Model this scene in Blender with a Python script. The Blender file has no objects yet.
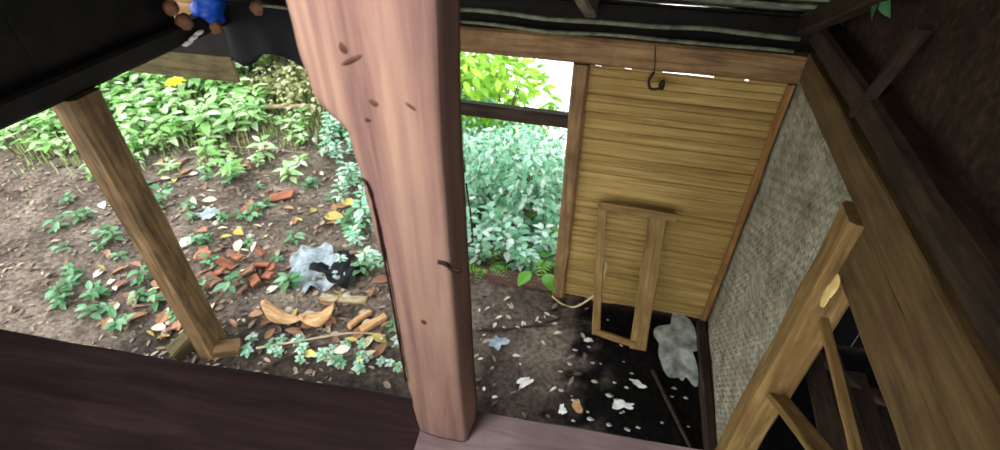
import bpy, bmesh, math, random
from mathutils import Vector, Matrix, noise
random.seed(11)
SC = bpy.context.scene
COL = SC.collection
PI = math.pi

# ------------------------------------------------------------------ camera
F_PX = 514.0
TH = math.radians(38.6)
YAW = math.atan(178.0 / (F_PX / math.cos(TH)))
def rz(v, a):
    return Vector((v[0]*math.cos(a)-v[1]*math.sin(a), v[0]*math.sin(a)+v[1]*math.cos(a), v[2]))
FWD = rz((0, math.cos(TH), -math.sin(TH)), YAW)
UPV = rz((0, math.sin(TH), math.cos(TH)), YAW)
RGT = rz((1, 0, 0), YAW)
cam_d = bpy.data.cameras.new('camera')
cam = bpy.data.objects.new('camera', cam_d)
COL.objects.link(cam)
m = Matrix((RGT, UPV, -FWD)).transposed().to_4x4()
cam.matrix_world = m
cam_d.sensor_width = 36.0
cam_d.lens = 36.0 * F_PX / 1000.0
cam_d.clip_start = 0.02
cam_d.dof.use_dof = True
cam_d.dof.focus_distance = 1.5
cam_d.dof.aperture_fstop = 3.6
SC.camera = cam

def ray(px, py):
    return FWD + RGT*((px-500)/F_PX) + UPV*((225-py)/F_PX)
def onY(px, py, Y):
    d = ray(px, py); return d*(Y/d.y)
def onX(px, py, X):
    d = ray(px, py); return d*(X/d.x)
def onZ(px, py, Z):
    d = ray(px, py); return d*(Z/d.z)

GZ = -3.2
FARY = 3.10
RX = 0.88
LX = -2.78

def sstep(a, b, x):
    t = max(0.0, min(1.0, (x-a)/(b-a))); return t*t*(3-2*t)
def terrain(x, y):
    n = noise.noise((x*0.9, y*0.9, 0.3))*0.07 + noise.noise((x*3.1, y*3.1, 1.3))*0.03 + noise.noise((x*9, y*9, 4.3))*0.012
    inside = sstep(-0.6, 0.0, x)*(1-sstep(3.0, 3.3, y))
    z = GZ + n*(1-0.6*inside)
    k = sstep(3.6, 6.5, y)
    z += k*0.22*max(0.0, -x-2.0)*(0.6+0.10*(y-3.6))
    z -= sstep(5.6, 8.0, y)*max(0.0, x+3.6)*2.0+sstep(4.2, 7.0, y)*max(0.0, x+2.0)*.8
    z += 0.22*sstep(-3.0, -7.0, x)
    return z
def G(px, py):
    d = ray(px, py)
    t = 1.5
    while t < 40:
        p = d*t
        if p.z < terrain(p.x, p.y):
            return Vector((p.x, p.y, terrain(p.x, p.y)))
        t += 0.02
    return None

# ------------------------------------------------------------------ materials
def lin(c):
    return tuple(((v/255.0)/12.92 if v/255.0 <= 0.04045 else ((v/255.0+0.055)/1.055)**2.4) for v in c) + (1.0,)
def newmat(name):
    mt = bpy.data.materials.new(name); mt.use_nodes = True
    nt = mt.node_tree; b = nt.nodes['Principled BSDF']
    return mt, nt, b
def node(nt, typ, **kw):
    n = nt.nodes.new(typ)
    for k, v in kw.items():
        if k in n.inputs: n.inputs[k].default_value = v
        else: setattr(n, k, v)
    return n
def ramp(nt, stops):
    r = nt.nodes.new('ShaderNodeValToRGB')
    el = r.color_ramp.elements
    while len(el) < len(stops): el.new(0.5)
    for e, (p, c) in zip(el, stops):
        e.position = p; e.color = c
    return r
def wood(name, dark, mid, light, scale=4.0, stretch=14.0, rough=0.75, bump=0.25, stain=None, axis=0, stain_amt=0.6, spread=.2, spec=.2):
    mt, nt, b = newmat(name)
    tc = node(nt, 'ShaderNodeTexCoord')
    mp = node(nt, 'ShaderNodeMapping')
    s = [scale*stretch]*3; s[axis] = scale
    mp.inputs['Scale'].default_value = s
    nt.links.new(tc.outputs['Object'], mp.inputs['Vector'])
    nz = node(nt, 'ShaderNodeTexNoise', Scale=1.0, Detail=9.0, Roughness=0.62, Distortion=0.5)
    nt.links.new(mp.outputs['Vector'], nz.inputs['Vector'])
    r = ramp(nt, [(.5-spread, lin(dark)), (0.5, lin(mid)), (.5+spread, lin(light))])
    nt.links.new(nz.outputs['Fac'], r.inputs['Fac'])
    n2 = node(nt, 'ShaderNodeTexNoise', Scale=scale*1.3, Detail=5.0, Roughness=0.6)
    nt.links.new(tc.outputs['Object'], n2.inputs['Vector'])
    r2 = ramp(nt, [(0.42, (0, 0, 0, 1)), (0.68, (1, 1, 1, 1))])
    nt.links.new(n2.outputs['Fac'], r2.inputs['Fac'])
    mul = node(nt, 'ShaderNodeMath', operation='MULTIPLY'); mul.inputs[1].default_value = stain_amt
    nt.links.new(r2.outputs['Color'], mul.inputs[0])
    mx = node(nt, 'ShaderNodeMix', data_type='RGBA')
    nt.links.new(mul.outputs[0], mx.inputs['Factor'])
    nt.links.new(r.outputs['Color'], mx.inputs['A'])
    mx.inputs['B'].default_value = lin(stain or dark)
    nt.links.new(mx.outputs['Result'], b.inputs['Base Color'])
    b.inputs['Roughness'].default_value = rough
    b.inputs['Specular IOR Level'].default_value = spec
    bp = node(nt, 'ShaderNodeBump', Strength=bump, Distance=0.01)
    nt.links.new(nz.outputs['Fac'], bp.inputs['Height'])
    nt.links.new(bp.outputs['Normal'], b.inputs['Normal'])
    return mt
def plain(name, c, c2=None, scale=20.0, rough=0.8, bump=0.2, metallic=0.0, spec=.2):
    mt, nt, b = newmat(name)
    tc = node(nt, 'ShaderNodeTexCoord')
    nz = node(nt, 'ShaderNodeTexNoise', Scale=scale, Detail=6.0, Roughness=0.65)
    nt.links.new(tc.outputs['Object'], nz.inputs['Vector'])
    r = ramp(nt, [(0.35, lin(c)), (0.66, lin(c2 or c))])
    nt.links.new(nz.outputs['Fac'], r.inputs['Fac'])
    nt.links.new(r.outputs['Color'], b.inputs['Base Color'])
    b.inputs['Roughness'].default_value = rough
    b.inputs['Metallic'].default_value = metallic
    b.inputs['Specular IOR Level'].default_value = spec if rough > .45 else .5
    bp = node(nt, 'ShaderNodeBump', Strength=bump, Distance=0.01)
    nt.links.new(nz.outputs['Fac'], bp.inputs['Height'])
    nt.links.new(bp.outputs['Normal'], b.inputs['Normal'])
    return mt
def leafmat(name, cols, rough=0.45, trans=0.45):
    """colour varies leaf by leaf (random per mesh island, plus per object)"""
    mt, nt, b = newmat(name)
    geo = node(nt, 'ShaderNodeNewGeometry')
    oi = node(nt, 'ShaderNodeObjectInfo')
    add = node(nt, 'ShaderNodeMath', operation='ADD')
    nt.links.new(geo.outputs['Random Per Island'], add.inputs[0])
    nt.links.new(oi.outputs['Random'], add.inputs[1])
    fr = node(nt, 'ShaderNodeMath', operation='FRACT')
    nt.links.new(add.outputs[0], fr.inputs[0])
    n = len(cols)
    r = ramp(nt, [((i+0.5)/n, lin(c)) for i, c in enumerate(cols)])
    nt.links.new(fr.outputs[0], r.inputs['Fac'])
    nt.links.new(r.outputs['Color'], b.inputs['Base Color'])
    b.inputs['Roughness'].default_value = rough
    tr = node(nt, 'ShaderNodeBsdfTranslucent')
    nt.links.new(r.outputs['Color'], tr.inputs['Color'])
    ms = node(nt, 'ShaderNodeMixShader'); ms.inputs[0].default_value = trans
    nt.links.new(b.outputs[0], ms.inputs[1]); nt.links.new(tr.outputs[0], ms.inputs[2])
    nt.links.new(ms.outputs[0], nt.nodes['Material Output'].inputs['Surface'])
    return mt

M = {}
M['post'] = wood('pale_pink_timber', (128, 98, 94), (164, 131, 118), (188, 157, 137), scale=1.5, stretch=15, axis=2, stain=(146, 114, 120), stain_amt=.55, rough=.8, spread=.15)
M['plank'] = wood('dark_plum_plank', (32, 20, 22), (47, 32, 35), (63, 47, 49), scale=3, stretch=10, stain=(40, 26, 28))
M['greybeam'] = wood('grey_mauve_beam', (96, 82, 84), (132, 116, 118), (156, 140, 142), scale=3, stretch=9, stain=(84, 68, 70))
M['header'] = wood('brown_header_timber', (84, 62, 40), (128, 100, 66), (150, 122, 84), scale=3, stretch=12, stain=(72, 52, 36))
M['dkwood'] = wood('dark_weathered_timber', (30, 22, 17), (52, 40, 30), (74, 58, 42), scale=3, stretch=10, stain=(24, 18, 14))
M['black'] = plain('plain_black_boards', (12, 10, 9), (26, 21, 18), scale=8)  # near-black boards with slight noise in the tone
M['olive'] = wood('olive_stained_board', (48, 42, 26), (78, 68, 42), (98, 88, 58), scale=3, stretch=9)
M['bamboo'] = wood('yellow_bamboo_strips', (116, 92, 50), (154, 128, 74), (180, 154, 98), scale=1.3, stretch=22, stain=(118, 92, 44), stain_amt=.45, bump=.3)
M['weave_a'] = wood('grey_woven_bamboo_upright', (116, 112, 96), (158, 154, 134), (184, 180, 160), scale=5, stretch=8, axis=2, stain=(90, 84, 62))
M['weave_b'] = wood('grey_woven_bamboo_cross', (108, 104, 88), (148, 144, 124), (172, 168, 148), scale=5, stretch=8, axis=1, stain=(80, 74, 54))
M['tan'] = wood('tan_timber', (84, 65, 36), (120, 96, 56), (146, 121, 76), scale=3, stretch=10, stain=(104, 76, 40))
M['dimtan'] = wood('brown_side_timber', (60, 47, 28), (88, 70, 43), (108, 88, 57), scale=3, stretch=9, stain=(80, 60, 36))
M['cream'] = wood('pale_cream_timber', (196, 164, 100), (226, 198, 132), (240, 216, 156), scale=10, stretch=4)
M['redwood'] = wood('reddish_batten', (96, 66, 36), (136, 98, 54), (160, 122, 72), scale=4, stretch=10)
M['thresh'] = wood('worn_red_brown_plank', (66, 46, 40), (98, 72, 62), (124, 98, 86), scale=4, stretch=9)
M['rafter'] = wood('grey_rafter', (72, 62, 52), (112, 100, 88), (140, 128, 112), scale=3, stretch=10)
M['leftpost'] = wood('tan_mossy_post', (58, 44, 28), (100, 78, 50), (126, 101, 68), scale=3, stretch=10, stain=(60, 46, 26))
M['batten'] = plain('pale_bamboo_batten', (120, 124, 104), (66, 70, 58), scale=9)
M['thatch'] = wood('dark_roof_underside', (30, 25, 18), (54, 45, 32), (76, 64, 46), scale=4, stretch=8, axis=1)
M['iron'] = plain('rusty_dark_iron', (34, 26, 22), (58, 42, 32), scale=40, rough=.6, metallic=.4)
M['crack'] = plain('dark_crack_shadow_wood', (44, 28, 24), (70, 46, 38), scale=30)
M['knot'] = plain('brown_knot', (78, 52, 42), (110, 78, 64), scale=60)
M['blue'] = plain('blue_plastic', (16, 66, 190), (40, 110, 232), scale=14, rough=.35, bump=.3)
M['husk'] = plain('brown_husk', (96, 62, 44), (140, 100, 76), scale=18)
M['white'] = plain('white_scrap_daylight', (206, 204, 196), (242, 242, 238), scale=14, rough=.6)
M['tarp'] = plain('black_tarpaulin', (7, 7, 8), (16, 16, 18), scale=12, rough=.75)
M['brick'] = plain('orange_fired_clay', (112, 66, 48), (152, 98, 74), scale=16)
M['dullbrick'] = plain('dull_fired_clay', (92, 64, 52), (132, 98, 82), scale=16)
M['greytile'] = plain('grey_plastic_sheet', (84, 96, 104), (156, 172, 180), scale=9, rough=.45)
M['cement'] = plain('wet_grey_sheet', (96, 104, 102), (206, 214, 208), scale=7, rough=.35)
M['stone'] = plain('pale_stone', (140, 134, 122), (196, 190, 178), scale=12)
M['sheath'] = wood('dry_palm_sheath', (134, 96, 62), (188, 148, 104), (222, 190, 146), scale=4, stretch=6)
M['bark'] = wood('pale_bark', (120, 104, 80), (168, 152, 122), (196, 184, 156), scale=6, stretch=4)
M['stem'] = plain('green_brown_stem', (84, 92, 52), (112, 112, 66), scale=20)
M['rope'] = plain('pale_rope', (176, 160, 116), (206, 192, 150), scale=60)
M['yellowpetal'] = plain('yellow_petal', (236, 178, 20), (250, 208, 50), scale=20)
M['leaf_hill'] = leafmat('bright_hill_leaves', [(134, 188, 100), (164, 214, 134), (198, 232, 172), (104, 160, 84), (214, 238, 190), (130, 190, 96), (238, 246, 226)])
M['leaf_grass'] = leafmat('pale_grass_blades', [(150, 172, 100), (186, 200, 140), (122, 150, 84), (206, 214, 166), (140, 160, 92)])
M['leaf_door'] = leafmat('blue_green_leaves', [(138, 204, 168), (172, 222, 196), (212, 240, 226), (112, 180, 132), (244, 250, 246), (150, 210, 166), (92, 156, 104), (226, 244, 234)])  # palest entries put bright highlights into the leaf colour
M['leaf_tree'] = leafmat('yellow_green_tree_leaves', [(132, 186, 50), (164, 208, 62), (104, 160, 44), (190, 222, 90)], trans=.55)
M['leaf_pale'] = leafmat('pale_cream_leaves', [(196, 200, 150), (224, 222, 182), (160, 168, 106), (120, 124, 74)])
M['leaf_slope'] = leafmat('slope_seedling_leaves', [(84, 140, 92), (112, 168, 122), (146, 192, 152), (72, 122, 66)])
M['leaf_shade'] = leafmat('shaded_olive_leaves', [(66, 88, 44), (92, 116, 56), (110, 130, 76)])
M['leaf_fern'] = leafmat('bright_fern_leaves', [(110, 178, 64), (142, 200, 84), (90, 156, 62)])
M['litter'] = leafmat('mixed_leaf_litter', [(104, 88, 74), (140, 122, 104), (84, 70, 60), (168, 152, 134), (120, 96, 76), (70, 62, 54)], rough=.8, trans=.1)
M['dry_brown'] = leafmat('dry_brown_leaf', [(150, 108, 78), (176, 132, 100), (128, 88, 66)], rough=.7, trans=.15)
M['dry_pale'] = leafmat('dry_pale_leaf', [(206, 196, 170), (226, 220, 204), (190, 180, 150)], rough=.6, trans=.15)
M['dry_yellow'] = leafmat('yellow_leaf', [(196, 176, 84), (210, 196, 112), (180, 158, 76)], rough=.6, trans=.25)

def ground_mat():
    mt, nt, b = newmat('bare_dirt_ground')
    tc = node(nt, 'ShaderNodeTexCoord')
    n1 = node(nt, 'ShaderNodeTexNoise', Scale=2.2, Detail=10.0, Roughness=0.66)
    n2 = node(nt, 'ShaderNodeTexNoise', Scale=26.0, Detail=6.0, Roughness=0.7)
    for n in (n1, n2): nt.links.new(tc.outputs['Object'], n.inputs['Vector'])
    r1 = ramp(nt, [(0.30, lin((70, 60, 54))), (0.5, lin((115, 102, 92))), (0.70, lin((152, 139, 126)))])
    nt.links.new(n1.outputs['Fac'], r1.inputs['Fac'])
    r2 = ramp(nt, [(0.36, lin((92, 84, 76))), (0.62, (1, 1, 1, 1))])
    nt.links.new(n2.outputs['Fac'], r2.inputs['Fac'])
    mu = node(nt, 'ShaderNodeMix', data_type='RGBA', blend_type='MULTIPLY'); mu.inputs['Factor'].default_value = 0.75
    nt.links.new(r1.outputs['Color'], mu.inputs['A']); nt.links.new(r2.outputs['Color'], mu.inputs['B'])
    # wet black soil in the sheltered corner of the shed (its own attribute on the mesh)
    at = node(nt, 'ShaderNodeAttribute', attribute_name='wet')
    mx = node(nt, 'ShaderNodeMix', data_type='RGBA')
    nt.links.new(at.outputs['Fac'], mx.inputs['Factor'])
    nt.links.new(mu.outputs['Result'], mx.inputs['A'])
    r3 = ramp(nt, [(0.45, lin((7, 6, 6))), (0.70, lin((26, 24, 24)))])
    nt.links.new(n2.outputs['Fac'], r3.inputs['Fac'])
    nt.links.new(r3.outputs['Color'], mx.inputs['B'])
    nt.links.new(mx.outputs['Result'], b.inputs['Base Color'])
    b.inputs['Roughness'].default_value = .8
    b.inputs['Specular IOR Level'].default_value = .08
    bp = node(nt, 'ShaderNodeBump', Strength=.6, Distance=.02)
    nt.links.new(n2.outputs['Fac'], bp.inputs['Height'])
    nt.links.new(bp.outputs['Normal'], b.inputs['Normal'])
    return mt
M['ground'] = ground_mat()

# ------------------------------------------------------------------ builders
class MB:
    def __init__(s): s.v = []; s.f = []; s.mi = []
    def add(s, vs, fs, mi=0):
        o = len(s.v); s.v += [tuple(v) for v in vs]
        for f in fs: s.f.append([i+o for i in f]); s.mi.append(mi)
    def mesh(s, name, mats, smooth=False):
        me = bpy.data.meshes.new(name); me.from_pydata(s.v, [], s.f); me.update()
        if not isinstance(mats, (list, tuple)): mats = [mats]
        for mt in mats: me.materials.append(mt)
        for p, i in zip(me.polygons, s.mi): p.material_index = i; p.use_smooth = smooth
        bm = bmesh.new(); bm.from_mesh(me); bmesh.ops.recalc_face_normals(bm, faces=bm.faces); bm.to_mesh(me); bm.free()
        return me
    def obj(s, name, mats, parent=None, loc=None, smooth=False):
        return link(name, s.mesh(name, mats, smooth), parent, loc)
def link(name, me, parent=None, loc=None):
    o = bpy.data.objects.new(name, me); COL.objects.link(o)
    if parent is not None: o.parent = parent
    if loc is not None: o.location = loc
    return o
def tag(o, label, cat, group=None, kind=None):
    o['label'] = label; o['category'] = cat
    if group: o['group'] = group
    if kind: o['kind'] = kind
    return o
def structure(o, label=None, cat=None):
    o['kind'] = 'structure'
    if label: o['label'] = label
    if cat: o['category'] = cat
    return o
def empty(name, loc):
    o = bpy.data.objects.new(name, None); o.empty_display_size = .1; COL.objects.link(o); o.location = loc; return o

def add_board(mb, L, w, h, n=14, jit=.004, seed=0, bev=.15, mi=0, taper=1.0, x0=0.0, yo=0.0, zo=0.0):
    """rough sawn board along +X, w across Y, h across Z"""
    b = min(w, h)*bev
    prof = [(-w/2+b, -h/2), (w/2-b, -h/2), (w/2, -h/2+b), (w/2, h/2-b), (w/2-b, h/2), (-w/2+b, h/2), (-w/2, h/2-b), (-w/2, -h/2+b)]
    vs = []; fs = []
    for i in range(n+1):
        x = L*i/n; k = 1+(taper-1)*i/n
        bow = noise.noise((x*1.1, seed*3.7, .5))*jit*2
        bow2 = noise.noise((x*1.1, seed*3.7, 9.5))*jit*2
        for j, (y, z) in enumerate(prof):
            jy = noise.noise((x*6, j*.9, seed+.1))*jit; jz = noise.noise((x*6, j*.9, seed+7.1))*jit
            jx = noise.noise((j*2.3, seed, 3.0))*jit*1.5 if i in (0, n) else 0
            vs.append((x0+x+jx, yo+y*k+jy+bow, zo+z*k+jz+bow2))
    for i in range(n):
        for j in range(8):
            a = i*8+j; c = i*8+(j+1) % 8
            fs.append((a, c, c+8, a+8))
    fs.append(tuple(range(7, -1, -1))); fs.append(tuple(range(n*8, n*8+8)))
    mb.add(vs, fs, mi)
def aim(o, p0, p1, up=(0, 0, 1)):
    p0 = Vector(p0); x = (Vector(p1)-p0).normalized(); u = Vector(up)
    y = u.cross(x).normalized(); z = x.cross(y)
    mm = Matrix((x, y, z)).transposed().to_4x4(); mm.translation = p0
    o.matrix_world = mm
    return o
BS = [0]
def board(name, p0, p1, w, h, mat, up=(0, 0, 1), parent=None, jit=.004, bev=.15, taper=1.0, n=14):
    """a board from p0 to p1 (centre line); h along 'up', w across"""
    BS[0] += 1
    mb = MB(); L = (Vector(p1)-Vector(p0)).length
    add_board(mb, L, w, h, n=n, jit=jit, seed=BS[0]*1.37, bev=bev, taper=taper)
    o = mb.obj(name, mat)
    aim(o, p0, p1, up)
    if parent is not None:
        mw = o.matrix_world.copy(); o.parent = parent
        o.matrix_parent_inverse = Matrix.Identity(4)
        o.matrix_basis = parent.matrix_basis.inverted() @ mw
    return o
def add_tube(mb, pts, r, n=7, mi=0, taper=1.0, lump=0.0, seed=0):
    pts = [Vector(p) for p in pts]; vs = []; fs = []
    for i, p in enumerate(pts):
        t = (pts[min(i+1, len(pts)-1)]-pts[max(i-1, 0)]).normalized()
        a = t.cross(Vector((0, 0, 1)));
        if a.length < .05: a = t.cross(Vector((0, 1, 0)))
        a.normalize(); b = t.cross(a)
        rr = r*(1+(taper-1)*i/max(1, len(pts)-1))*(1+lump*noise.noise((i*.9, seed, .2)))
        for j in range(n):
            w = 2*PI*j/n; vs.append(p+a*math.cos(w)*rr+b*math.sin(w)*rr)
    for i in range(len(pts)-1):
        for j in range(n):
            fs.append((i*n+j, i*n+(j+1) % n, (i+1)*n+(j+1) % n, (i+1)*n+j))
    fs.append(tuple(range(n-1, -1, -1))); fs.append(tuple(range((len(pts)-1)*n, len(pts)*n)))
    mb.add(vs, fs, mi)
def curve_pts(ps, k=8):
    """Catmull-Rom through points"""
    ps = [Vector(p) for p in ps]; out = []
    for i in range(len(ps)-1):
        p0 = ps[max(i-1, 0)]; p1 = ps[i]; p2 = ps[i+1]; p3 = ps[min(i+2, len(ps)-1)]
        for j in range(k):
            t = j/k
            out.append(.5*((2*p1)+(p2-p0)*t+(2*p0-5*p1+4*p2-p3)*t*t+(3*p1-p0-3*p2+p3)*t**3))
    out.append(ps[-1]); return out
def add_leaf(mb, base, d, up, L, W, fold=.25, droop=.3, mi=0):
    d = Vector(d).normalized(); up = Vector(up); s = d.cross(up)
    if s.length < .01: s = Vector((1, 0, 0))
    s.normalize(); u = s.cross(d)
    base = Vector(base)
    vs = [base]; 
    for t, w in ((.22, .38), (.5, .5), (.78, .30)):
        c = base+d*(L*t)-u*(L*droop*t*t)
        vs += [c-s*(W*w)+u*(W*w*fold), c, c+s*(W*w)+u*(W*w*fold)]
    vs.append(base+d*L-u*(L*droop))
    fs = [(0, 2, 1), (0, 3, 2), (1, 2, 5, 4), (2, 3, 6, 5), (4, 5, 8, 7), (5, 6, 9, 8), (7, 8, 10), (8, 9, 10)]
    mb.add(vs, fs, mi)
def add_blob(mb, c, rx, ry, rz_, n=10, m_=7, seed=0, rough=.15, mi=0):
    c = Vector(c); vs = []; fs = []
    vs.append(c+Vector((0, 0, rz_)))
    for i in range(1, m_):
        a = PI*i/m_
        for j in range(n):
            b = 2*PI*j/n
            d = Vector((math.sin(a)*math.cos(b), math.sin(a)*math.sin(b), math.cos(a)))
            k = 1+rough*noise.noise(d*1.8+Vector((seed*3.1, seed, 0)))*2
            vs.append(c+Vector((d.x*rx, d.y*ry, d.z*rz_))*k)
    vs.append(c-Vector((0, 0, rz_)))
    for j in range(n): fs.append((0, 1+j, 1+(j+1) % n))
    for i in range(m_-2):
        for j in range(n):
            a = 1+i*n; fs.append((a+j, a+n+j, a+n+(j+1) % n, a+(j+1) % n))
    a = 1+(m_-2)*n
    for j in range(n): fs.append((a+j, len(vs)-1, a+(j+1) % n))
    mb.add(vs, fs, mi)

# ------------------------------------------------------------------ setting: ground
def build_ground():
    mb = MB(); xs = []; ys = []
    x = -15.0
    while x < 5.0: xs.append(x); x += .055 if -4.6 < x < 1.3 else .2
    y = -1.0
    while y < 9.0: ys.append(y); y += .055 if 1.2 < y < 5.2 else .2
    vs = [(a, b, terrain(a, b)) for b in ys for a in xs]; nx = len(xs)
    fs = [(j*nx+i, j*nx+i+1, (j+1)*nx+i+1, (j+1)*nx+i) for j in range(len(ys)-1) for i in range(nx-1)]
    mb.add(vs, fs)
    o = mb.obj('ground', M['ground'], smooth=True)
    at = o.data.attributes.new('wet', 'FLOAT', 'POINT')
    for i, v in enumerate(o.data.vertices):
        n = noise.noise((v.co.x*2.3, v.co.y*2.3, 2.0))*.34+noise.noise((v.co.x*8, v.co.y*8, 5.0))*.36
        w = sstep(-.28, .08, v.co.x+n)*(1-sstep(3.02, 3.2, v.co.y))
        w = max(w, .8*(1-sstep(1.7, 2.5, v.co.y+n*.8))*(1-sstep(3.2, 3.8, -v.co.x))) if v.co.x < 0 else w  # ground also darkens towards the near foot
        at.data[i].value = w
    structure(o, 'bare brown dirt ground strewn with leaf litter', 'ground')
build_ground()

# ------------------------------------------------------------------ setting: walls, roof
def far_wall():
    mb = MB(); z = GZ-.05; i = 0
    while z < -1.225:
        h = random.uniform(.045, .075)
        if z+h > -1.21: h = -1.205-z
        y0 = FARY+random.uniform(-.004, .004)
        n = 12; vs = []; fs = []
        for k in range(n+1):
            x = -.30+(RX+.02+.30)*k/n
            w = noise.noise((x*2, i*1.7, 0))*.004
            vs += [(x, y0+.012+w, z-.004+w), (x, y0-.005+w, z+.006+w), (x, y0-.009+w, z+h*.5+w), (x, y0-.004+w, z+h-.004+w), (x, y0+.012+w, z+h+.006+w)]
        for k in range(n):
            for j in range(4): a = k*5+j; fs.append((a, a+5, a+6, a+1))
        mb.add(vs, fs); z += h; i += 1
    # strip ends that close most of the gap under the header, leaving slits of daylight
    for (x0, x1) in ((-.30, -.235), (-.20, -.06), (-.02, .16), (.45, .62), (.64, .90)):
        mb.add([(x0, FARY, -1.215), (x1, FARY, -1.215), (x1, FARY, -1.16), (x0, FARY, -1.16)], [(0, 1, 2, 3)])
    structure(mb.obj('wall_far', M['bamboo']), 'wall of horizontal yellow bamboo strips beside the doorway', 'wall')
far_wall()

def woven_wall():
    mb = MB(); cw = .03
    ny = int((3.09-1.885)/cw); nz = int((-1.13-GZ)/cw)+1
    for i in range(ny):
        for j in range(nz):
            y0 = 1.885+i*cw; z0 = GZ-.04+j*cw
            vert = ((i+2*j)//2) % 2 == 0
            vs = []; fs = []
            for a in range(3):
                for b in range(3):
                    u, v = a/2, b/2
                    e = .10
                    if vert:
                        yy = y0+cw*(e*.5+(1-e)*u); zz = z0+cw*(v*1.16-.08); bulge = math.sin(PI*v)
                    else:
                        yy = y0+cw*(u*1.16-.08); zz = z0+cw*(e*.5+(1-e)*v); bulge = math.sin(PI*u)
                    vs.append((RX+.008-.003*bulge+noise.noise((yy*3, zz*3, 1))*.012, yy, zz))
            for a in range(2):
                for b in range(2): q = a*3+b; fs.append((q, q+1, q+4, q+3))
            mb.add(vs, fs, 0 if vert else 1)
    # backing skin of the mat
    mb.add([(RX+.012, 1.885, GZ-.05), (RX+.012, 3.09, GZ-.05), (RX+.012, 3.09, -1.1), (RX+.012, 1.885, -1.1)], [(0, 1, 2, 3)], 1)
    structure(mb.obj('wall_right', [M['weave_a'], M['weave_b']], smooth=True), 'grey woven bamboo mat wall on the right side', 'wall')
woven_wall()

RS = math.tan(math.radians(25))
def roofz(y, off=0.0): return -.85+off+(FARY-y)*RS
def roof():
    mb = MB()
    y0, y1 = 3.42, -.55; x0, x1 = -3.25, 2.45; n = 46
    vs = []; fs = []
    for k in range(n+1):
        y = y0+(y1-y0)*k/n
        for i in range(31):
            x = x0+(x1-x0)*i/30
            vs.append((x, y, roofz(y)+.10+.012*math.sin(i*PI)+noise.noise((x*4, y*6, 2))*.012-.02*((k % 4)/4)))
    for k in range(n):
        for i in range(30): a = k*31+i; fs.append((a, a+1, a+32, a+31))
    mb.add(vs, fs)
    o = structure(mb.obj('roof', M['thatch']), 'dark underside of the sloping shed roof', 'roof')
    for k, y in enumerate((3.36, 3.02, 2.86, 2.62, 2.36, 2.1, 1.8, 1.5, 1.1, .7, .3, -.1)):
        b = board('batten', (x0+.02, y, roofz(y)+.072), (x1-.02, y, roofz(y)+.072), .05, .022, M['batten'], up=(0, -RS, 1), parent=o, jit=.006, n=30)
roof()

def gable(name, X, outline, mat, label):
    """upright dark boards filling the triangle between wall plate and roof"""
    mb = MB()
    for i, (ya, yb, zb) in enumerate(outline):
        t = .018; dx = random.uniform(-.006, .006)
        za, zc = roofz(ya)+.07, roofz(yb)+.07
        vs = [(X+dx, ya, zb), (X+dx, yb-.004, zb), (X+dx, yb-.004, zc), (X+dx, ya, za), (X+dx+t, ya, zb), (X+dx+t, yb-.004, zb), (X+dx+t, yb-.004, zc), (X+dx+t, ya, za)]
        mb.add(vs, [(0, 1, 2, 3), (7, 6, 5, 4), (0, 4, 5, 1), (1, 5, 6, 2), (2, 6, 7, 3), (3, 7, 4, 0)])
    structure(mb.obj(name, mat), label, 'wall')
gable('wall_left', LX-.05, [(y, y+.18, -1.06) for y in [-.4+.18*i for i in range(17)]], M['black'], 'black boarding above the left wall plate')
gable('trim_1', RX+.10, [(y, y+.18, -.9) for y in [-.4+.18*i for i in range(19)]], M['dkwood'], 'dark boarding under the roof on the right')

# ------------------------------------------------------------------ timbers
o = board('eave_fascia', (-4.35, FARY+.09, -.95), (RX+.5, FARY+.09, -.95), .03, .20, M['black'], jit=.004, n=40)
structure(o, 'dark eave board closing the gap above the header beam', 'board')
o = board('header_beam', (-4.35, FARY, -1.10), (RX+.10, FARY, -1.10), .10, .16, M['header'], jit=.005, n=40)
tag(o, 'long brown header beam along the top of the bamboo wall and doorway', 'beam')
o = board('transom_rail', (-1.32, FARY, -1.575), (-.33, FARY, -1.585), .07, .095, M['dkwood'], jit=.004)
tag(o, 'dark horizontal rail crossing the doorway below the bright top opening', 'rail')
o = board('door_post', (-.315, FARY-.01, GZ-.06), (-.315, FARY-.01, -1.18), .10, .10, M['header'], up=(0, 1, 0))
tag(o, 'brown door post between the doorway and bamboo wall', 'post')
o = board('door_post', (-1.36, FARY, GZ-.06), (-1.36, FARY, -1.18), .10, .10, M['header'], up=(0, 1, 0))
tag(o, 'brown door post on the left of the doorway behind the big pale post', 'post')
o = board('threshold_plank', (-1.30, FARY+.05, GZ+.02), (-.36, FARY+.05, GZ+.02), .09, .12, M['thresh'], jit=.006)
tag(o, 'reddish brown threshold plank at the foot of the doorway', 'plank')
o = board('corner_batten', (RX-.03, FARY-.05, GZ-.02), (RX-.03, FARY-.05, -1.17), .035, .05, M['redwood'], up=(0, 1, 0))
tag(o, 'thin reddish batten in the corner of bamboo and woven walls', 'batten')
o = board('wall_plate', (LX, -.45, -1.06), (LX, FARY-.06, -1.06), .12, .12, M['black'], jit=.004, n=30)
tag(o, 'black wall plate beam running back along the upper left', 'beam')
o = board('wall_plate', (RX+.06, -.45, -.905), (RX+.06, FARY+.02, -.905), .12, .13, M['dkwood'], jit=.006, n=30)
tag(o, 'dark wall plate beam on top of the right woven wall', 'beam')
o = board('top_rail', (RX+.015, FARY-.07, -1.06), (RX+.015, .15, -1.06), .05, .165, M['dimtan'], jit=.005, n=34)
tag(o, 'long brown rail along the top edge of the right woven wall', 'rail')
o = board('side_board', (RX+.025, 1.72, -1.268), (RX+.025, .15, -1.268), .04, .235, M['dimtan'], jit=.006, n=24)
tag(o, 'wide tan board running forward from the right post', 'board')
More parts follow.
